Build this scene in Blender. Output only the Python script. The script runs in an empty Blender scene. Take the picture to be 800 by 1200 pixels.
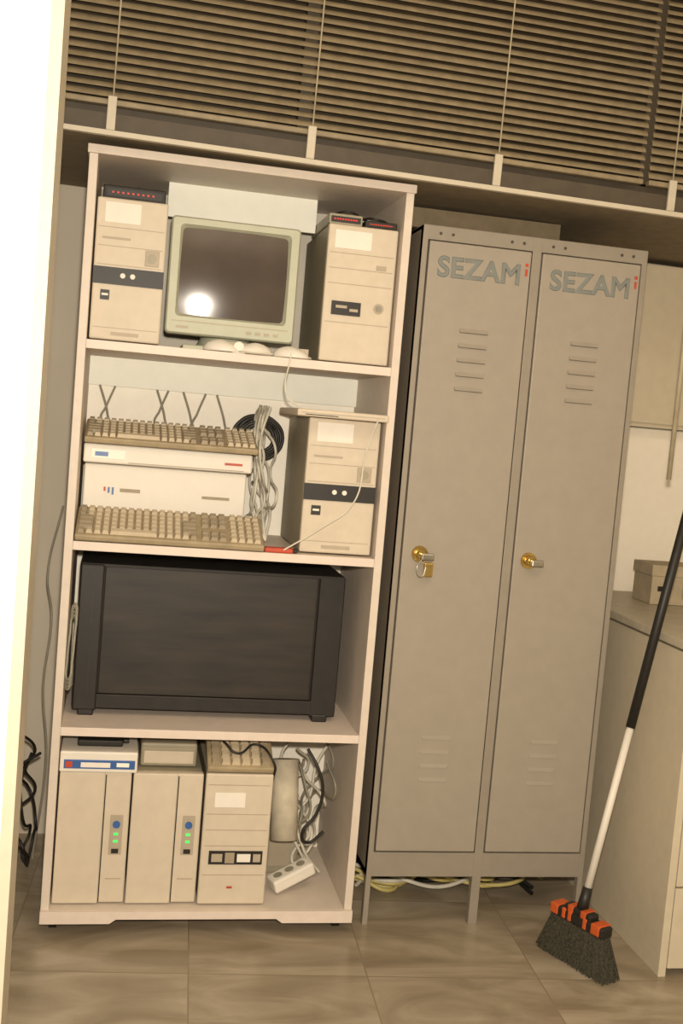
import bpy, math, random, bmesh
from mathutils import Matrix, Vector
random.seed(7)
sc=bpy.context.scene
sc.view_settings.view_transform='Standard'
# ------------------------------------------------------------------ camera
CP=(.1144,-2.6864,1.2976); yaw,pitch,roll,FPX=.1987,-.0805,.0848,1312.6
f=Vector((math.sin(yaw)*math.cos(pitch),math.cos(yaw)*math.cos(pitch),math.sin(pitch)))
r_=Vector((math.cos(yaw),-math.sin(yaw),0)); u_=r_.cross(f)
c_,s_=math.cos(roll),math.sin(roll)
r=r_*c_+u_*s_; u=-r_*s_+u_*c_
cam=bpy.data.cameras.new("camera"); co=bpy.data.objects.new("camera",cam); sc.collection.objects.link(co)
co.matrix_world=Matrix(((r[0],u[0],-f[0],CP[0]),(r[1],u[1],-f[1],CP[1]),(r[2],u[2],-f[2],CP[2]),(0,0,0,1)))
cam.sensor_fit='VERTICAL'; cam.sensor_height=36; cam.lens=FPX/1200*36; cam.clip_start=.05
sc.camera=co
# ------------------------------------------------------------------ helpers
def lin(c):
    o=[]
    for v in c:
        v/=255.; o.append(v/12.92 if v<=.04045 else ((v+.055)/1.055)**2.4)
    return (*o,1)
def mat(name,c,rough=.6,metal=0,noise=.06,scale=30,bump=0,emit=None,stretch=None):
    m=bpy.data.materials.new(name); m.use_nodes=True
    nt=m.node_tree; b=nt.nodes["Principled BSDF"]
    b.inputs['Roughness'].default_value=rough; b.inputs['Metallic'].default_value=metal
    c=lin(c)
    tc=nt.nodes.new('ShaderNodeTexCoord'); n=nt.nodes.new('ShaderNodeTexNoise'); n.inputs['Scale'].default_value=scale
    n.inputs['Detail'].default_value=4
    if stretch:
        mp=nt.nodes.new('ShaderNodeMapping'); mp.inputs['Scale'].default_value=stretch
        nt.links.new(tc.outputs['Object'],mp.inputs[0]); nt.links.new(mp.outputs[0],n.inputs['Vector'])
    else: nt.links.new(tc.outputs['Object'],n.inputs['Vector'])
    cr=nt.nodes.new('ShaderNodeValToRGB')
    cr.color_ramp.elements[0].color=tuple(max(0,v*(1-noise*2)) for v in c[:3])+(1,)
    cr.color_ramp.elements[1].color=tuple(min(1,v*(1+noise*2)) for v in c[:3])+(1,)
    cr.color_ramp.elements[0].position=.3; cr.color_ramp.elements[1].position=.7
    nt.links.new(n.outputs['Fac'],cr.inputs[0]); nt.links.new(cr.outputs[0],b.inputs['Base Color'])
    if bump:
        bp=nt.nodes.new('ShaderNodeBump'); bp.inputs['Strength'].default_value=bump
        nt.links.new(n.outputs['Fac'],bp.inputs['Height']); nt.links.new(bp.outputs[0],b.inputs['Normal'])
    if emit:
        b.inputs['Emission Color'].default_value=lin(emit); b.inputs['Emission Strength'].default_value=1.0
    return m
def link(o,parent=None):
    sc.collection.objects.link(o)
    if parent: o.parent=parent
    return o
def empty(name,loc=(0,0,0),rot=(0,0,0)):
    o=bpy.data.objects.new(name,None); o.location=loc; o.rotation_euler=rot; o.empty_display_size=.1
    return link(o)
def mesh_obj(name,bm,mats,parent=None,smooth=False):
    me=bpy.data.meshes.new(name); bm.to_mesh(me); bm.free()
    for m in (mats if isinstance(mats,(list,tuple)) else [mats]): me.materials.append(m)
    if smooth:
        for q in me.polygons: q.use_smooth=True
    return link(bpy.data.objects.new(name,me),parent)
def addbox(bm,x0,x1,y0,y1,z0,z1,mi=0,bev=0):
    b=bmesh.new() if bev else bm
    vs=[b.verts.new((x,y,z)) for x in (x0,x1) for y in (y0,y1) for z in (z0,z1)]
    fs=[b.faces.new([vs[i] for i in q]) for q in ((0,1,3,2),(4,6,7,5),(0,4,5,1),(2,3,7,6),(0,2,6,4),(1,5,7,3))]
    for q in fs: q.material_index=mi
    if bev:
        bmesh.ops.recalc_face_normals(b,faces=b.faces)
        bmesh.ops.bevel(b,geom=b.edges[:],offset=bev,segments=2,affect='EDGES',profile=.5)
        for q in b.faces: q.material_index=mi
        me=bpy.data.meshes.new("t"); b.to_mesh(me); b.free(); bm.from_mesh(me); bpy.data.meshes.remove(me)
def box(name,x0,x1,y0,y1,z0,z1,m,parent=None,bev=.0):
    bm=bmesh.new(); addbox(bm,x0,x1,y0,y1,z0,z1,0,bev); bmesh.ops.recalc_face_normals(bm,faces=bm.faces)
    return mesh_obj(name,bm,m,parent)
def cyl(name,p0,p1,r0,r1,m,parent=None,seg=20):
    p0=Vector(p0);p1=Vector(p1);d=p1-p0
    bm=bmesh.new(); bmesh.ops.create_cone(bm,cap_ends=True,segments=seg,radius1=r0,radius2=r1,depth=d.length)
    q=d.to_track_quat('Z','Y').to_matrix().to_4x4(); q.translation=(p0+p1)/2
    bmesh.ops.transform(bm,matrix=q,verts=bm.verts)
    o=mesh_obj(name,bm,m,parent)
    for f_ in o.data.polygons: f_.use_smooth=len(f_.vertices)==4
    return o
def cables(name,lists,rad,m,parent=None):
    cu=bpy.data.curves.new(name,'CURVE'); cu.dimensions='3D'; cu.bevel_depth=rad; cu.bevel_resolution=2; cu.resolution_u=8
    for pts in lists:
        s=cu.splines.new('BEZIER'); s.bezier_points.add(len(pts)-1)
        for bp,q in zip(s.bezier_points,pts):
            bp.co=q; bp.handle_left_type=bp.handle_right_type='AUTO'
    cu.materials.append(m)
    return link(bpy.data.objects.new(name,cu),parent)
# ------------------------------------------------------------------ materials
M_white=mat("white_laminate",(206,193,178),.5,noise=.02)
M_edge=mat("edge_band",(214,199,185),.5,noise=.02)
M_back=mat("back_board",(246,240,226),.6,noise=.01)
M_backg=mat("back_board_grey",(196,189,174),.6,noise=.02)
M_cyan=mat("pale_board",(236,236,224),.6,noise=.01)
M_lock=mat("locker_paint",(150,141,127),.5,noise=.015)
M_lockd=mat("locker_gap",(70,64,54),.7)
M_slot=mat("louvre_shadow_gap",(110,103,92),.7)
M_lockf=mat("locker_frame_paint",(140,131,117),.5,noise=.02)
M_beige=mat("computer_beige",(199,186,165),.55,noise=.02)
M_beige2=mat("computer_beige_dark",(168,155,134),.55,noise=.02)
M_side=mat("case_side_metal",(150,142,120),.5,noise=.03)
M_label=mat("paper_label",(226,219,207),.7,noise=.01)
M_black=mat("black_plastic",(26,21,14),.5,noise=.1)
M_blk2=mat("worn_dark_brown_panel",(33,26,16),.5,noise=.35,scale=5,stretch=(1,1,7))
M_blk3=mat("charcoal_plastic",(28,23,16),.6,noise=.15)
M_crt=mat("monitor_plastic",(176,177,155),.5,noise=.02)
M_screen=mat("crt_glass",(80,70,62),.13,noise=.08,scale=8)
M_key=mat("key_beige",(192,177,150),.6,noise=.03)
M_keyd=mat("key_grey",(154,140,116),.6)
M_kbase=mat("keyboard_case",(158,142,112),.6)
M_wht=mat("white_plastic",(220,213,200),.5,noise=.01)
M_cabw=mat("white_cable_rubber",(205,199,182),.5)
M_cabg=mat("grey_cable_rubber",(140,135,118),.5)
M_cabk=mat("black_cable_rubber",(30,28,23),.5)
M_caby=mat("yellow_cable_rubber",(195,180,112),.5)
M_roll=mat("roll_paper",(190,180,158),.8)
M_blue=mat("blue_plastic",(50,90,150),.4)
M_green=mat("green_led",(60,220,90),.4,emit=(60,230,90))
M_red=mat("red_led",(190,40,20),.4,emit=(130,26,12))
M_redp=mat("red_plastic",(180,66,36),.5)
M_brass=mat("brass",(195,165,95),.25,metal=.9)
M_steel=mat("steel",(170,165,150),.3,metal=.9)
M_sign=mat("sign_grey",(118,121,116),.5,noise=.02)
M_wall=mat("wall_paint",(196,186,168),.8,noise=.02,scale=4)
M_wallw=mat("white_column_paint",(250,248,242),.7,noise=.01,scale=4)
M_ceil=mat("ceiling_paint",(215,208,195),.9,noise=.02)
M_slat=mat("blind_slat",(132,118,92),.5,noise=.08)
M_slatl=mat("blind_cord",(165,154,128),.6)
M_dark=mat("dark_glass",(54,46,33),.3,noise=.1,scale=3)
M_frame=mat("window_frame_dark",(72,62,47),.6)
M_sill=mat("sill_white",(188,178,158),.5,noise=.02)
M_soff=mat("soffit_board",(122,108,84),.8)
M_count=mat("counter_laminate",(196,184,160),.5,noise=.02)
M_ctop=mat("counter_top_laminate",(178,168,147),.45,noise=.05,scale=40)
M_tilew=mat("white_panel",(238,229,212),.5,noise=.01)
M_panel=mat("panel_beige",(200,187,161),.6,noise=.02)
M_carton=mat("grey_beige_carton",(166,152,126),.8,noise=.05)
M_orange=mat("orange_plastic",(190,84,34),.5)
M_brist=mat("broom_bristle",(52,48,34),.9,noise=.4,scale=200)
M_grip=mat("black_grip",(30,28,23),.5)
# marble tile floor
m=bpy.data.materials.new("marble_tiles"); m.use_nodes=True; nt=m.node_tree; b=nt.nodes["Principled BSDF"]
tc=nt.nodes.new('ShaderNodeTexCoord'); mp=nt.nodes.new('ShaderNodeMapping'); mp.inputs['Rotation'].default_value=(0,0,0.06)
mp.inputs['Location'].default_value=(.06,.17,0)
nt.links.new(tc.outputs['Object'],mp.inputs[0])
br=nt.nodes.new('ShaderNodeTexBrick'); br.offset=0; br.inputs['Scale'].default_value=1
br.inputs['Brick Width'].default_value=.42; br.inputs['Row Height'].default_value=.42; br.inputs['Mortar Size'].default_value=.0018
br.inputs['Color1'].default_value=(.0,.0,.0,1); br.inputs['Color2'].default_value=(1,1,1,1); br.inputs['Mortar'].default_value=(.5,.5,.5,1)
nt.links.new(mp.outputs[0],br.inputs['Vector'])
mp2=nt.nodes.new('ShaderNodeMapping'); mp2.inputs['Rotation'].default_value=(0,0,.75); mp2.inputs['Scale'].default_value=(1,2.6,1)
nt.links.new(tc.outputs['Object'],mp2.inputs[0])
ad=nt.nodes.new('ShaderNodeVectorMath'); ad.operation='MULTIPLY_ADD'
ad.inputs[1].default_value=(6,3,0)
nt.links.new(br.outputs['Color'],ad.inputs[0]); nt.links.new(mp2.outputs[0],ad.inputs[2])
nz=nt.nodes.new('ShaderNodeTexNoise'); nz.inputs['Scale'].default_value=2.6; nz.inputs['Detail'].default_value=7; nz.inputs['Distortion'].default_value=1.6
nt.links.new(ad.outputs[0],nz.inputs['Vector'])
cr=nt.nodes.new('ShaderNodeValToRGB'); e=cr.color_ramp.elements
e[0].position=.34; e[0].color=lin((132,118,98)); e[1].position=.68; e[1].color=lin((168,155,134))
q=e.new(.5); q.color=lin((148,135,114))
nt.links.new(nz.outputs['Fac'],cr.inputs[0])
mx=nt.nodes.new('ShaderNodeMix'); mx.data_type='RGBA'; mx.inputs[7].default_value=lin((130,116,96))
nt.links.new(br.outputs['Fac'],mx.inputs[0]); nt.links.new(cr.outputs[0],mx.inputs[6]); nt.links.new(mx.outputs[2],b.inputs['Base Color'])
b.inputs['Roughness'].default_value=.27
M_floor=m
# ------------------------------------------------------------------ room
box("floor",-1.6,2.8,-4.5,.8,-.05,0,M_floor)
box("wall_back",-1.6,2.8,.66,.78,0,2.75,M_wall)
box("wall_right",2.7,2.8,-4.5,.66,0,2.75,M_wall)
box("ceiling",-1.6,2.8,-4.5,.78,2.75,2.83,M_ceil)
box("wall_left",-1.6,-.022,-1.0,-.88,0,2.75,M_wallw)
box("trim_1",-.022,-.004,-1.005,-.875,0,2.75,M_sill)
# the window band above the niche hangs very slightly out of level
TILT=.013; PV=Vector((.45,0,1.9)); RM=Matrix.Rotation(TILT,4,'Y'); TM=Matrix.Translation(PV)@RM@Matrix.Translation(-PV)
w=empty("window_1",(0,0,0))
box("soffit",-.6,2.68,-.040,.65,1.890,1.925,M_soff,w)
box("dark_pane",-.6,2.68,.04,.05,1.925,2.72,M_dark,w)
box("frame_lower",-.6,2.68,-.0,.04,1.925,1.965,M_frame,w)
box("frame_upper",-.6,2.68,-.0,.04,2.68,2.72,M_frame,w)
box("lower_apron",-.6,2.68,-.046,-.040,1.888,1.935,M_frame,w)
box("sill_lip",-.6,2.68,-.062,-.047,1.884,1.895,M_sill,w)
for i,x in enumerate((-.5,.47,1.34,2.3)): box("frame_post_%d"%i,x,x+.03,.0,.04,1.96,2.68,M_frame,w)
w.matrix_world=TM
def blind(name,x0,x1,cords):
    e=empty(name)
    bm=bmesh.new()
    z=1.982
    while z<2.66:
        n=4; pr=None
        t=math.radians(50+random.uniform(-4,4))
        for i in range(n+1):
            v=(i/n-.5)*.0225; h=.0028*(1-(2*i/n-1)**2)
            y=-.03+v*math.cos(t)-h*math.sin(t); zz=z+v*math.sin(t)+h*math.cos(t)
            dz=random.uniform(-.001,.001)
            cur=(bm.verts.new((x0,y,zz+dz)),bm.verts.new((x1,y,zz)))
            if pr: bm.faces.new((pr[0],pr[1],cur[1],cur[0]))
            pr=cur
        z+=.0198
    mesh_obj("slats",bm,M_slat,e,True)
    box("bottom_rail",x0,x1,-.042,-.020,1.955,1.968,M_slat,e,.003)
    box("head_rail",x0,x1,-.05,-.01,2.66,2.7,M_slatl,e,.003)
    for i,x in enumerate(cords):
        cyl("cord_%d"%i,(x,-.047,1.96),(x,-.047,2.66),.002,.002,M_slatl,e,8)
        box("clip_%d"%i,x-.011,x+.009,-.056,-.047,1.897,1.972,M_sill,e,.002)
    e.matrix_world=TM
    return e
blind("venetian_blind",-.17,1.335,(.045,.5,.955))
blind("venetian_blind",1.35,2.5,(1.41,2.0))
box("wall_niche",.81,1.24,.24,.27,1.825,1.876,M_soff)
e=empty("upper_cupboard"); box("door_panel",1.43,2.05,.558,.57,1.372,1.855,M_panel,e,.002)
box("door_panel_far",2.055,2.68,.558,.57,1.372,1.855,M_panel,e,.002); box("carcass",1.43,2.68,.57,.655,1.36,1.858,M_count,e)
box("wall_backsplash",1.43,2.69,.63,.655,0.0,1.355,M_tilew)
# ------------------------------------------------------------------ shelving unit
W=.769; H=1.8795; D=.42; T=.02
Z1,Z2,Z3,Z0=1.438,.965,.517,.066
c=empty("shelving_unit")
box("side_left",0,T,0,D,.045,H-T,M_white,c,.0015)
box("side_right",W-T,W,0,D,.045,H-T,M_white,c,.0015)
box("top_board",-.004,W+.004,-.004,D,H-T,H,M_white,c,.0015)
for i,z in enumerate((Z1,Z2,Z3)): box("shelf_%d"%i,T,W-T,.001,D-.01,z-.021,z,M_edge,c,.001)
box("base_board",T,W-T,.001,D-.01,.044,Z0,M_white,c,.001)
bm=bmesh.new()
prof=[(0,.035),(.165,.035),(.18,.046),(.575,.046),(.59,.035),(W,.035),(W,.066),(0,.066)]
fr=[bm.verts.new((x,-.012,z)) for x,z in prof]; bk=[bm.verts.new((x,.0005,z)) for x,z in prof]
bm.faces.new(fr); bm.faces.new(bk[::-1])
for i in range(len(prof)): j=(i+1)%len(prof); bm.faces.new((fr[i],bk[i],bk[j],fr[j]))
bmesh.ops.recalc_face_normals(bm,faces=bm.faces)
mesh_obj("plinth",bm,M_edge,c)
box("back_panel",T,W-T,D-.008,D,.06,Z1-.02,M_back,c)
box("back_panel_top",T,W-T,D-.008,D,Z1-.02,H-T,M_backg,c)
box("top_rail",.19,.57,.23,.242,1.775,H-T,M_cyan,c)
box("back_rail",T,W-T,D-.03,D-.008,1.340,1.415,M_cyan,c)
box("back_rail_low",T,W-T,D-.03,D-.008,.89,.942,M_cyan,c)
for i,(x,y) in enumerate(((.03,.05),(W-.03,.05),(.03,.36),(W-.03,.36))):
    cyl("castor_wheel_%d"%i,(x-.009,y,.018),(x+.009,y,.018),.018,.018,M_blk3,c)
    box("castor_fork_%d"%i,x-.013,x+.013,y-.01,y+.01,.022,.046,M_steel,c)
# ------------------------------------------------------------------ lockers
XL=.812; YL=.052; LW=.60; LH=1.80; LD=.5
L=empty("metal_locker")
def LB(n,x0,x1,y0,y1,z0,z1,m=M_lockf,bev=.001): return box(n,XL+x0,XL+x1,YL+y0,YL+y1,z0,z1,m,L,bev)
LB("side_left",0,.012,0,LD,.0+.13,LH); LB("side_right",LW-.012,LW,0,LD,.13,LH)
LB("back",.012,LW-.012,LD-.01,LD,.13,LH); LB("top",0,LW,0,LD,LH-.01,LH+.001); LB("bottom",.0,LW,0,LD,.13,.145)
LB("divider",LW/2-.012,LW/2+.012,.0,LD-.01,.14,LH-.01)
LB("front_top_rail",0,LW,-.001,.02,LH-.035,LH); LB("front_bottom_rail",0,LW,-.001,.02,.13,.195)
for i,(a,bb) in enumerate(((0,.014),(LW/2-.012,LW/2+.012),(LW-.014,LW))):
    LB("front_post_%d"%i,a,bb,-.002,.02,0,LH); LB("rear_leg_%d"%i,a,bb,LD-.025,LD,0,.135)
LB("gap_panel",.012,LW-.012,.012,.016,.19,LH-.03,M_lockd,0)
for k in (0,1):
    a=.018+k*.297; bb=a+.267
    bm=bmesh.new()
    addbox(bm,XL+a,XL+bb,YL-.006,YL+.012,.200,LH-.038,0,.0025)
    mesh_obj("door_%d"%k,bm,M_lock,L)
    for zc in (1.545,1.508,1.472,1.436,1.400, .50,.462,.425,.388):
        bm=bmesh.new()
        hi=zc>1
        xc=XL+(a+bb)/2; ww=.038; zz=zc-k*.004; dp=-.005 if hi else -.0018
        pts=[(-ww,0,0),(ww,0,0),(ww,0,.010),(-ww,0,.010),(-ww*.96,dp,0),(ww*.96,dp,0)]
        v=[bm.verts.new((xc+x,YL-.006+y,zz+z)) for x,y,z in pts]
        bm.faces.new((v[4],v[5],v[2],v[3])); bm.faces.new((v[0],v[4],v[3])); bm.faces.new((v[1],v[2],v[5]))
        mesh_obj("louvre",bm,M_lock,L)
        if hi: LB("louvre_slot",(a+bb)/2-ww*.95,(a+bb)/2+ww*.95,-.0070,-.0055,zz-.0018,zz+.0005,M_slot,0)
    for t in (.1,.22,.8,.92):
        x=XL+a+t*.267; cyl("rivet",(x,YL-.0025,LH-.018),(x,YL+.001,LH-.018),.004,.004,M_lockd,L,10)
    cu=bpy.data.curves.new("sign","FONT"); cu.body="SEZAM"; cu.size=.070; cu.offset=.0; cu.extrude=.0003; cu.bevel_depth=.0022; cu.bevel_resolution=1; cu.align_x='CENTER'; cu.space_character=1.04
    t=link(bpy.data.objects.new("sign_lettering",cu),L); t.location=(XL+(a+bb)/2+.000,YL-.0060,1.678-.003*k); t.rotation_euler=(math.pi/2,0,0)
    cu.materials.append(M_sign)
    x=XL+(a+bb)/2+.123
    LB("sign_mark",x-XL-.003,x-XL+.003,-.0072,-.006,1.70,1.718,M_redp,0)
    LB("sign_dot",x-XL-.004,x-XL+.004,-.0072,-.006,1.724,1.732,M_redp,0)
    xk=XL+a+(.045 if k==0 else .04); zk=.980
    e=L
    cyl("lock_plate",(xk,YL-.012,zk),(xk,YL-.004,zk),.021,.021,M_brass,e)
    cyl("lock_cylinder",(xk,YL-.03,zk),(xk,YL-.010,zk),.012,.014,M_brass,e)
    bm=bmesh.new(); addbox(bm,xk-.004,xk+.03,YL-.045,YL-.030,zk-.012,zk+.006,0,.004); mesh_obj("latch_knob",bm,M_steel,e)
    if k==0:
        bm=bmesh.new(); addbox(bm,xk+.008,xk+.032,YL-.034,YL-.022,zk-.055,zk-.018,0,.004); mesh_obj("padlock_body",bm,M_brass,e)
        cables("key_ring",[[(xk+.0,YL-.034,zk-.01),(xk-.012,YL-.036,zk-.035),(xk+.0,YL-.036,zk-.055),(xk+.012,YL-.034,zk-.03)]],.0018,M_steel,e)
# ------------------------------------------------------------------ tower computers
def tower(x0,x1,y0,y1,z0,z1,style,name="tower_computer"):
    e=empty(name,(x0,y0,z0)); w=x1-x0; d=y1-y0; h=z1-z0
    def B(n,a,b_,c0,c1,e0,e1,m,bev=.0): return box(n,a,b_,c0,c1,e0,e1,m,e,bev)
    B("case",.002,w-.002,.018,d,.004,h-.002,M_side,.002)
    B("front_bezel",0,w,0,.022,.0+.004,h,M_beige,.004)
    for i,(a,c_) in enumerate(((.02,.04),(w-.04,.04),(.02,d-.05),(w-.04,d-.05))): B("foot_%d"%i,a,a+.02,c_,c_+.02,0,.005,M_blk3)
    def Q(n,a,b_,t0,t1,m,th=.0015,bev=0): return B(n,a*w,b_*w,-th,.003,h*(1-t1),h*(1-t0),m,bev)
    if style=='A':
        Q("label",.12,.62,.03,.17,M_label)
        for i,t in enumerate((.2,.33,.46)): Q("bay_seam_%d"%i,.04,.96,t,t+.006,M_beige2,.0006)
        Q("floppy_slot",.1,.5,.27,.285,M_beige2)
        Q("round_badge",.72,.92,.34,.45,M_beige2,.002,.001)
        cyl("badge_disc",(.82*w,-.004,h*.605),(.82*w,.002,h*.605),.011,.011,M_side,e)
        Q("black_band",.0,1.0,.48,.6,M_black,.003)
        for i,x in enumerate((.42,.56)): cyl("band_button_%d"%i,(x*w,-.005,h*.465),(x*w,0,h*.465),.006,.006,M_label,e,12)
        Q("small_badge",.12,.25,.64,.71,M_black); Q("badge_text",.14,.23,.665,.68,M_label,.002)
        Q("lower_seam",.04,.96,.9,.906,M_beige2,.0006)
        Q("lower_vent",.3,.7,.93,.955,M_beige2,.002)
    elif style=='B':
        Q("label",.1,.62,.04,.17,M_label)
        for i,t in enumerate((.2,.31,.42)): Q("bay_seam_%d"%i,.04,.96,t,t+.006,M_beige2,.0006)
        Q("button",.72,.86,.27,.3,M_beige2,.004)
        Q("drive_black",.12,.54,.55,.65,M_black,.003); Q("drive_slot",.18,.34,.58,.6,M_beige2,.004); Q("drive_label",.38,.50,.6,.62,M_beige2,.004)
        cyl("power_button",(.8*w,-.004,h*.42),(.8*w,.002,h*.42),.008,.008,M_steel,e)
        cyl("power_ring",(.8*w,-.002,h*.42),(.8*w,.002,h*.42),.013,.013,M_beige2,e)
        Q("lower_seam",.04,.96,.7,.706,M_beige2,.0006)
    elif style=='C':
        Q("door_groove",.635,.652,.02,.98,M_blk3,.0008)
        Q("door_panel",.0,.63,.0,.99,M_beige,.004,.003)
        cyl("power_button",(.83*w,-.005,h*.61),(.83*w,.002,h*.61),.009,.009,M_blue,e)
        Q("button_plate",.74,.92,.32,.62,M_beige2,.0012)
        Q("led_1",.80,.86,.455,.47,M_green,.003); Q("led_2",.80,.86,.51,.525,M_green,.003)
        Q("led_socket",.78,.88,.575,.61,M_blk3,.002)
        Q("strip_foot",.72,.94,.8,.806,M_beige2)
    elif style=='D':
        Q("label",.15,.60,.14,.25,M_label)
        for i,t in enumerate((.08,.3,.42,.54)): Q("bay_seam_%d"%i,.04,.96,t,t+.006,M_beige2,.0006)
        Q("drive_black",.12,.92,.58,.68,M_black,.003)
        Q("drive_seg_0",.16,.32,.60,.66,M_beige2,.0045); Q("drive_seg_1",.36,.50,.59,.67,M_keyd,.0042); Q("drive_seg_2",.54,.74,.60,.66,M_label,.0045); Q("drive_seg_3",.78,.89,.60,.66,M_beige2,.0045)
        Q("lower_seam",.04,.96,.76,.766,M_beige2,.0006)
        Q("small_badge",.42,.5,.85,.865,M_redp)
    return e
tower(.024,.187,.03,.38,Z1,1.770,'A')
tower(.572,.745,.03,.385,Z1,1.772,'B')
tower(.563,.743,.03,.385,Z2,1.302,'A')
tower(.024,.196,.03,.385,Z0,.400,'C')
tower(.200,.372,.03,.385,Z0,.400,'C')
tower(.377,.545,.02,.385,Z0,.405,'D')
def modem(x0,x1,y0,y1,z0,h,body,leds,name="network_modem"):
    e=empty(name,(x0,y0,z0)); w=x1-x0
    box("body",0,w,0,y1-y0,0,h,body,e,.003)
    box("front_window",w*.06,w*.94,-.002,.003,h*.2,h*.75,M_black,e)
    for i in range(9):
        box("led_%d"%i,w*(.14+.08*i),w*(.14+.08*i)+.0045,-.0035,0,h*.42,h*.55,leds,e)
    return e
modem(.035,.180,.05,.25,1.7705,.032,M_blk3,M_red)
modem(.572,.655,.04,.3,1.7725,.026,M_side,M_red)
modem(.662,.742,.04,.26,1.7725,.018,M_blk2,M_red)
cables("modem_cable",[[(.58,.10,1.80),(.62,.05,1.806),(.66,.08,1.80),(.70,.12,1.796),(.735,.1,1.795)],[(.59,.2,1.80),(.65,.15,1.802),(.70,.06,1.797),(.72,.2,1.795)]],.003,M_cabk)
# ------------------------------------------------------------------ CRT monitor
e=empty("crt_monitor",(.354,.055,Z1))
bm=bmesh.new()
w,h=.312,.278; z0=.036
def loft(bm,secs,mi=0,cap=True):
    rings=[]
    for (y,x0,x1,za,zb,rr) in secs:
        pts=[]
        for cx,cz,a0 in ((x1-rr,zb-rr,0),(x0+rr,zb-rr,90),(x0+rr,za+rr,180),(x1-rr,za+rr,270)):
            for k in range(5):
                a=math.radians(a0+k*22.5); pts.append(bm.verts.new((cx+rr*math.cos(a),y,cz+rr*math.sin(a))))
        rings.append(pts)
    for A_,B_ in zip(rings,rings[1:]):
        for i in range(len(A_)):
            j=(i+1)%len(A_); f_=bm.faces.new((A_[i],A_[j],B_[j],B_[i])); f_.material_index=mi
    if cap: bm.faces.new(rings[-1])
    return rings
loft(bm,[(.016,-w/2+.030,w/2-.030,z0+.050,z0+h-.026,.008),(.0,-w/2+.022,w/2-.022,z0+.042,z0+h-.018,.010),(.0,-w/2+.004,w/2-.004,z0+.004,z0+h-.004,.008),(.006,-w/2,w/2,z0,z0+h,.010),
 (.05,-w/2,w/2,z0,z0+h,.010),(.07,-w/2+.012,w/2-.012,z0+.01,z0+h-.012,.014),(.2,-w/2+.04,w/2-.04,z0+.02,z0+h-.045,.03),(.31,-w/2+.075,w/2-.075,z0+.03,z0+h-.085,.03)])
bmesh.ops.recalc_face_normals(bm,faces=bm.faces)
mesh_obj("housing",bm,M_crt,e)
bm=bmesh.new(); nx,nz=16,12; g=[]
sw,sh=w-.054,h-.070
for i in range(nx+1):
    row=[]
    for j in range(nz+1):
        a=i/nx*2-1; bb=j/nz*2-1
        row.append(bm.verts.new((a*sw/2,.004+.010*(a*a*.6+bb*bb*.5),z0+.012+h/2+bb*sh/2)))
    g.append(row)
for i in range(nx):
    for j in range(nz): bm.faces.new((g[i][j],g[i+1][j],g[i+1][j+1],g[i][j+1]))
mesh_obj("screen",bm,M_screen,e,True)
box("stand",-.11,.11,.02,.2,.0,.014,M_crt,e,.004); cyl("swivel",(0,.11,.012),(0,.11,.045),.075,.06,M_crt,e)
for i in range(4): box("button_%d"%i,.04+.022*i,.052+.022*i,-.003,.002,z0+.014,z0+.020,M_beige2,e)
box("brand_plate",-.13,-.10,-.001,.002,z0+.014,z0+.02,M_beige2,e); box("bezel_seam",-.14,.14,-.0012,.002,z0+.030,z0+.032,M_beige2,e)
# ------------------------------------------------------------------ mice
def mouse(x,y,z,rot):
    e=empty("computer_mouse",(x,y,z),(0,0,rot))
    bm=bmesh.new(); bmesh.ops.create_uvsphere(bm,u_segments=20,v_segments=12,radius=1)
    for v in bm.verts:
        v.co.x*=.028;v.co.y*=.045; v.co.z=max(v.co.z,-.1)*.026+.0026
        if v.co.y<0: v.co.z*=1+v.co.y*6
    mesh_obj("shell",bm,M_wht,e,True)
    box("button_seam",-.0008,.0008,-.042,-.005,.004,.024,M_beige2,e)
    cables("mouse_cord",[[(0,-.04,.006),(.01,-.048,.003),(.04,-.03,.003),(.045,.03,.003)]],.002,M_cabw,e)
mouse(.335,.034,Z1+.002,1.3); mouse(.415,.036,Z1+.002,-1.3); mouse(.505,.038,Z1+.002,1.35)
e=empty("webcam",(.375,.020,Z1)); cyl("base",(0,0,0),(0,0,.006),.018,.016,M_wht,e); cyl("body",(0,-.006,.016),(0,.01,.016),.012,.012,M_wht,e)
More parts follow.
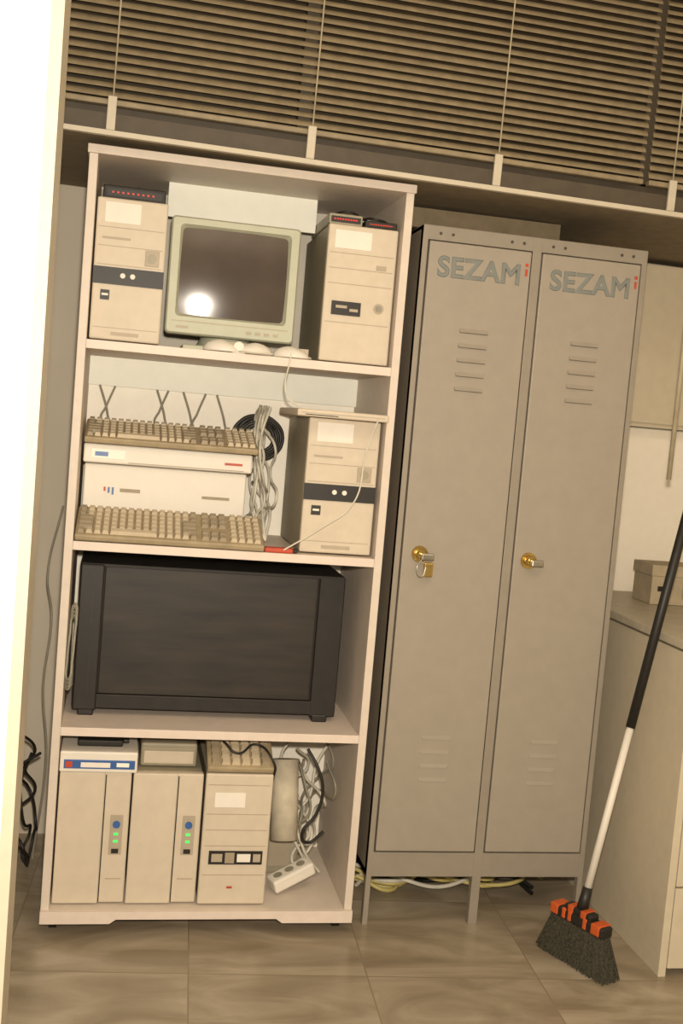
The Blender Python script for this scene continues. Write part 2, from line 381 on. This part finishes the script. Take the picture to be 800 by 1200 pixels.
# ------------------------------------------------------------------ keyboards
def keyboard(loc,rot,width=.43,depth=.155,name="computer_keyboard",m=M_kbase,dark=False):
    e=empty(name,loc,rot); bm=bmesh.new()
    addbox(bm,0,width,0,depth,0,.016,0,.004); mesh_obj("case",bm,m,e)
    bm=bmesh.new(); rows=6; kd=(depth-.024)/rows
    secs=[(.010,.64),(.66,.80),(.815,.985)] if width>.3 else [(.05,.95)]
    for r2 in range(rows):
        y=.010+r2*kd+(.006 if r2==5 else 0)
        for si,(a,bb) in enumerate(secs):
            a*=width; bb*=width; n=[15,3,4][si] if width>.3 else 6
            if si==1 and r2 in(2,): continue
            kw=(bb-a)/n; i=0
            while i<n:
                L_=1
                if width>.3:
                    if si==0 and r2==0 and i==4: L_=6
                    elif si==0 and i in(0,13) and r2 in (1,2,3): L_=2
                L_=min(L_,n-i)
                dk=(si==0 and (i==0 or i+L_>=n)) or (si==1)
                x0=a+i*kw+.0016; x1=a+(i+L_)*kw-.0016
                vs=[bm.verts.new(q) for q in ((x0,y+.0014,.015),(x1,y+.0014,.015),(x1,y+kd-.002,.015),(x0,y+kd-.002,.015),
                    (x0+.002,y+.0035,.025),(x1-.002,y+.0035,.025),(x1-.002,y+kd-.0045,.0255),(x0+.002,y+kd-.0045,.0255))]
                for q in ((4,5,6,7),(0,1,5,4),(1,2,6,5),(2,3,7,6),(3,0,4,7)):
                    f_=bm.faces.new([vs[k] for k in q]); f_.material_index=1 if dk else 0
                i+=L_
    mesh_obj("keys",bm,[M_key,M_keyd],e)
    hh=depth*math.sin(rot[0])
    for i,x in enumerate((.03*width/.43,width-.05*width/.43)):
        box("foot_%d"%i,x,x+.02,depth-.012,depth-.004,-hh*.98,.002,m,e)
    return e
# ------------------------------------------------------------------ bay 2
def desktop(x0,x1,y0,y1,z0,z1,kind):
    e=empty("desktop_computer",(x0,y0,z0)); w=x1-x0;h=z1-z0
    box("case",.003,w-.003,.015,y1-y0,0,h-.002,M_side,e,.002)
    box("front_panel",0,w,0,.02,0.002,h,M_wht,e,.004)
    if kind==0:
        box("display",.02,.10,-.002,.003,h*.3,h*.75,M_cyan,e); box("display_inner",.028,.06,-.003,.0,h*.4,h*.62,M_blue,e)
        box("brand_plate",w-.07,w-.025,-.002,.003,h*.4,h*.52,M_redp,e); box("seam",.11,w-.02,-.001,.003,h*.12,h*.16,M_beige2,e)
    else:
        for i in range(3): box("logo_bar_%d"%i,.05+.010*i,.055+.010*i,-.002,.003,h*.62-.004*i,h*.68,M_redp if i==0 else M_blue,e)
        box("brand_plate",w-.11,w-.04,-.002,.003,h*.6,h*.64,M_keyd,e); box("lower_seam",.01,w-.01,-.001,.003,h*.36,h*.37,M_beige2,e)
        box("logo_text",.09,.14,-.0015,.003,h*.62,h*.67,M_keyd,e)
desktop(.030,.435,.17,.38,Z2,1.142,1)
desktop(.026,.445,.15,.38,1.143,1.192,0)
keyboard((.026,.13,1.193),(math.radians(16),0,0))
keyboard((.022,.004,Z2+.001),(math.radians(21),0,math.radians(-1)),.45)
e=empty("flat_drive_case",(.522,-.03,1.303)); box("body",0,.226,0,.32,0,.018,M_beige,e,.004); box("front_seam",.01,.216,-.001,.002,.008,.010,M_beige2,e)
box("front_slot",.02,.1,-.001,.002,.004,.006,M_blk3,e)
e=empty("cable_connector_block",(.475,.008,Z2)); box("body",0,.07,0,.03,0,.012,M_redp,e,.003); box("tip",.07,.083,.005,.025,.002,.010,M_blk3,e,.002)
cl=[]
for k in range(5):
    cx,cz,rr=.475,1.235,.035+.006*k
    cl.append([(cx+rr*math.cos(a)*1.15,.30+.008*k+random.uniform(-.004,.004),cz+rr*math.sin(a)) for a in [i*math.pi/4+k for i in range(9)]])
cables("coiled_black_cable",cl,.005,M_cabk)
cl=[]
for k in range(9):
    x=.48+random.uniform(-.02,.05); pts=[]
    z=1.32
    while z>.99:
        pts.append((min(max(x,.462),.55),.26+random.uniform(-.06,.08),z)); x+=random.uniform(-.035,.035); z-=random.uniform(.04,.08)
    pts.append((.5,.2,.972)); cl.append(pts)
cables("cable_bundle",cl,.0035,M_cabw)
cl=[]
for k,x in enumerate((.05,.09,.20,.23,.27,.33,.36)):
    cl.append([(x,.37,1.34),(x+.02*(-1)**k,.36,1.285),(x+.03*(-1)**k,.35,1.25),(x+.05,.36,1.22)])
cables("cable_bundle",cl,.003,M_cabg)
cables("hanging_cable",[[(.50,-.006,1.45),(.495,-.012,1.42),(.49,-.01,1.37),(.50,-.02,1.34),(.53,-.034,1.325)],[(.72,-.036,1.31),(.70,-.02,1.23),(.68,-.012,1.1),(.60,-.01,1.03),(.52,.0,.974)]],.002,M_cabw)
# ------------------------------------------------------------------ bay 3 : black equipment case
e=empty("black_equipment_case",(.037,.115,Z3))
w=.668;h=.382
box("body",.0,w,.012,.285,.016,h,M_blk3,e,.004)
box("front_panel",.062,w-.070,.003,.014,.055,h-.006,M_blk2,e,.002)
box("top_lip",.004,w-.004,.0,.014,h-.008,h,M_blk3,e,.001)
box("bottom_lip",.03,w-.02,.000,.014,.018,.054,M_blk3,e,.002)
box("left_pillar",.002,.060,-.006,.016,.014,h-.002,M_black,e,.004)
box("left_groove",.034,.037,-.0072,-.004,.03,h-.02,M_blk2,e)
box("right_pillar",w-.066,w,-.001,.016,.014,h-.002,M_blk3,e,.003)
for i,x in enumerate((.015,w-.06)):
    box("foot_%d"%i,x,x+.04,-.004,.05,0,.020,M_black,e,.004); box("rear_foot_%d"%i,x,x+.04,.23,.27,0,.020,M_black,e,.004)
cl=[]
for k in range(4):
    rr=.05+.006*k
    cl.append([(.030+.007*math.cos(a),.05+.004*k+.02*math.sin(a),.70+rr*1.6*math.sin(a+.4)) for a in [i*math.pi/4 for i in range(9)]])
cables("coiled_grey_cable",cl,.003,M_cabg)
# ------------------------------------------------------------------ bay 4 things
e=empty("network_switch",(.022,.02,.401)); w=.185
box("body",0,w,0,.2,0,.052,M_wht,e,.004); box("front_window",.010,w-.006,-.002,.003,.010,.032,M_blue,e,.001)
box("brand_strip",.05,.12,-.003,.0,.014,.026,M_label,e); box("port_strip",.135,w-.02,-.003,.0,.016,.026,M_cyan,e)
box("left_badge",.014,.03,-.003,.0,.013,.028,M_redp,e)
e=empty("power_adapter",(.06,.06,.4535)); box("body",0,.11,0,.06,0,.016,M_blk3,e,.004); box("plug",.11,.125,.02,.04,.004,.013,M_black,e,.002)
e=empty("external_drive",(.215,.08,.401)); box("body",0,.14,0,.2,0,.06,M_side,e,.006); box("lid_seam",.002,.138,-.001,.003,.045,.047,M_beige2,e); box("front_face",.008,.132,-.002,.002,.008,.04,M_beige,e,.002)
keyboard((.378,.022,.407),(math.radians(25),0,0),.166,.17,"numeric_keypad",M_kbase)
cables("keypad_cable",[[(.385,.18,.49),(.42,.05,.475),(.45,.03,.455),(.50,.06,.47),(.54,.02,.44),(.55,.06,.38)]],.003,M_cabk)
cyl("paper_roll",(.600,.12,.20),(.595,.17,.40),.036,.036,M_roll)
e=empty("modem_box",(.57,.22,Z0)); box("body",0,.09,0,.1,0,.165,M_side,e,.006); box("face",.008,.082,-.002,.002,.02,.15,M_beige2,e,.002)
cl=[];cl2=[];cl3=[]
for k in range(10):
    x=random.uniform(.60,.73); pts=[]; z=random.uniform(.38,.47)
    while z>.12:
        pts.append((min(max(x,.57),.735),.22+random.uniform(-.07,.08),z)); x+=random.uniform(-.05,.05); z-=random.uniform(.04,.08)
    pts.append((random.uniform(.62,.72),.2,.08)); (cl if k%2==0 else cl3).append(pts)
cl2.append([(.64,.10,.45),(.67,.08,.40),(.685,.08,.34),(.67,.08,.28),(.64,.08,.235),(.66,.10,.20),(.70,.10,.23)])
cables("cable_bundle",cl,.004,M_cabw); cables("cable_bundle",cl2,.0042,M_cabk); cables("cable_bundle",cl3,.0035,M_cabg)
e=empty("power_strip",(.585,.07,.072),(0,math.radians(-20),math.radians(18)))
box("body",0,.12,0,.05,0,.035,M_wht,e,.006)
for i in range(3): cyl("socket_%d"%i,(.025+.034*i,.025,.030),(.025+.034*i,.025,.0362),.012,.012,M_cabg,e)
# cables left of the shelving unit, and under lockers
cl=[]
for k in range(4):
    x=-.075;pts=[];z=.42-.03*k
    while z>.03:
        pts.append((x+random.uniform(-.045,.045),.35+random.uniform(-.06,.1),z)); z-=random.uniform(.05,.09)
    pts.append((-.06,.4,.008)); cl.append(pts)
cables("cable_bundle",cl,.004,M_cabk)
cables("cable_bundle",[[(-.03,.5,1.0),(-.06,.5,.8),(-.04,.45,.7),(-.05,.45,.5),(-.03,.45,.3),(-.05,.45,.008)]],.003,M_cabg)
for mm,n in ((M_caby,4),(M_cabw,4),(M_cabk,2)):
    cl=[]
    for k in range(n):
        x=.84;pts=[]
        while x<1.4:
            pts.append((x,.36+random.uniform(-.14,.1),.008+random.uniform(0,.04))); x+=random.uniform(.05,.12)
        cl.append(pts)
    cables("floor_cable",cl,.006,mm)
# ------------------------------------------------------------------ counter
e=empty("counter_cabinet")
box("side_panel",1.50,1.52,-.24,.62,.0,.805,M_count,e,.001)
box("carcass",1.52,2.68,-.22,.62,.06,.805,M_count,e)
box("plinth",1.52,2.68,-.19,.60,0,.06,M_beige2,e)
for i,(a,bb) in enumerate(((.02,.225),(.23,.50),(.505,.80))):
    for j,x in enumerate((1.523,1.91,2.297)): 
        box("drawer_%d_%d"%(i,j),x,x+.38,-.24,-.22,a,bb,M_count,e,.002)
        box("handle_%d_%d"%(i,j),x+.13,x+.25,-.262,-.252,(a+bb)/2-.005,(a+bb)/2+.005,M_steel,e,.003)
        for q in (.14,.23): box("handle_post_%d_%d_%d"%(i,j,int(q*100)),x+q,x+q+.008,-.254,-.239,(a+bb)/2-.004,(a+bb)/2+.004,M_steel,e)
box("worktop",1.492,2.68,-.25,.62,.812,.835,M_ctop,e,.003)
e=empty("cardboard_box",(1.68,.36,.836)); box("carton_body",0,.22,0,.12,0,.10,M_carton,e,.002); box("lid",-.004,.224,-.004,.124,.085,.118,M_carton,e,.002); box("tape",.1,.13,-.006,-.003,.02,.118,M_kbase,e)
box("hand_hole",.02,.05,-.002,.001,.04,.055,M_blk3,e)
cyl("blind_wand",(1.50,-.02,1.22),(1.485,-.057,1.955),.006,.006,M_slatl)
# ------------------------------------------------------------------ broom
e=empty("push_broom")
a=Vector((1.275,-.07,0)); bq=Vector((1.358,-.26,0)); mid=(a+bq)/2; dr=(bq-a).normalized(); nr=Vector((-dr.y,dr.x,0))
bm=bmesh.new()
for i in range(1500):
    t=random.uniform(-1,1); s2=random.uniform(-1,1)
    top=mid+dr*t*.082+nr*s2*.016+Vector((0,0,.105)); bot=mid+dr*t*.117+nr*s2*.032+Vector((0,0,random.uniform(.001,.008)))
    rr=.0016
    o1=dr*rr;o2=nr*rr
    v=[bm.verts.new(top+o1),bm.verts.new(top-o1*.5+o2),bm.verts.new(top-o1*.5-o2)]; v2=[bm.verts.new(bot+o1),bm.verts.new(bot-o1*.5+o2),bm.verts.new(bot-o1*.5-o2)]
    for k in range(3): bm.faces.new((v[k],v[(k+1)%3],v2[(k+1)%3],v2[k]))
mesh_obj("bristles",bm,M_brist,e)
bm=bmesh.new(); addbox(bm,-.088,.088,-.020,.020,.10,.128,0,.006)
addbox(bm,-.045,.045,-.017,.017,.123,.143,0,.006)
h_=mesh_obj("head_block",bm,M_grip,e); h_.location=mid; h_.rotation_euler=(0,0,math.atan2(dr.y,dr.x))
bm=bmesh.new()
for x,q in ((-.072,.013),(-.04,.006),(-.02,.006),(.03,.006),(.065,.014)): addbox(bm,x-q,x+q,-.022,.022,.104,.1305,0,.003)
addbox(bm,-.03,-.012,-.019,.019,.126,.1445,0,.003); addbox(bm,.012,.03,-.019,.019,.126,.1445,0,.003)
h_=mesh_obj("head_inlays",bm,M_orange,e); h_.location=mid; h_.rotation_euler=(0,0,math.atan2(dr.y,dr.x))
base=mid+Vector((0,0,.135)); rest=Vector((1.479,-.08,.835)); hd=(rest-base).normalized()
cyl("socket",base,base+hd*.06,.015,.012,M_grip,e)
cyl("pole",base+hd*.05,base+hd*.47,.0095,.0095,M_wht,e)
cyl("grip",base+hd*.47,base+hd*1.2,.012,.012,M_grip,e)
# ------------------------------------------------------------------ lights
def light(n,t,loc,en,col,size,rot=(0,0,0),sy=None):
    l=bpy.data.lights.new(n,t); l.energy=en; l.color=col
    if t=='AREA':
        l.size=size
        if sy: l.shape='RECTANGLE'; l.size_y=sy
    else: l.shadow_soft_size=size
    o=bpy.data.objects.new(n,l); o.location=loc; o.rotation_euler=rot; link(o)
light("camera_flash",'POINT',(.13,-2.66,1.40),245,(1,.885,.735),.03)
light("ceiling_fill",'AREA',(.8,-1.9,2.7),12,(1,.85,.62),1.2,(0,0,0),.4)  # added weak overhead fill light, no fixture behind it
wd=bpy.data.worlds.new("world"); sc.world=wd; wd.use_nodes=True
wd.node_tree.nodes["Background"].inputs[0].default_value=(1,.86,.68,1); wd.node_tree.nodes["Background"].inputs[1].default_value=.28
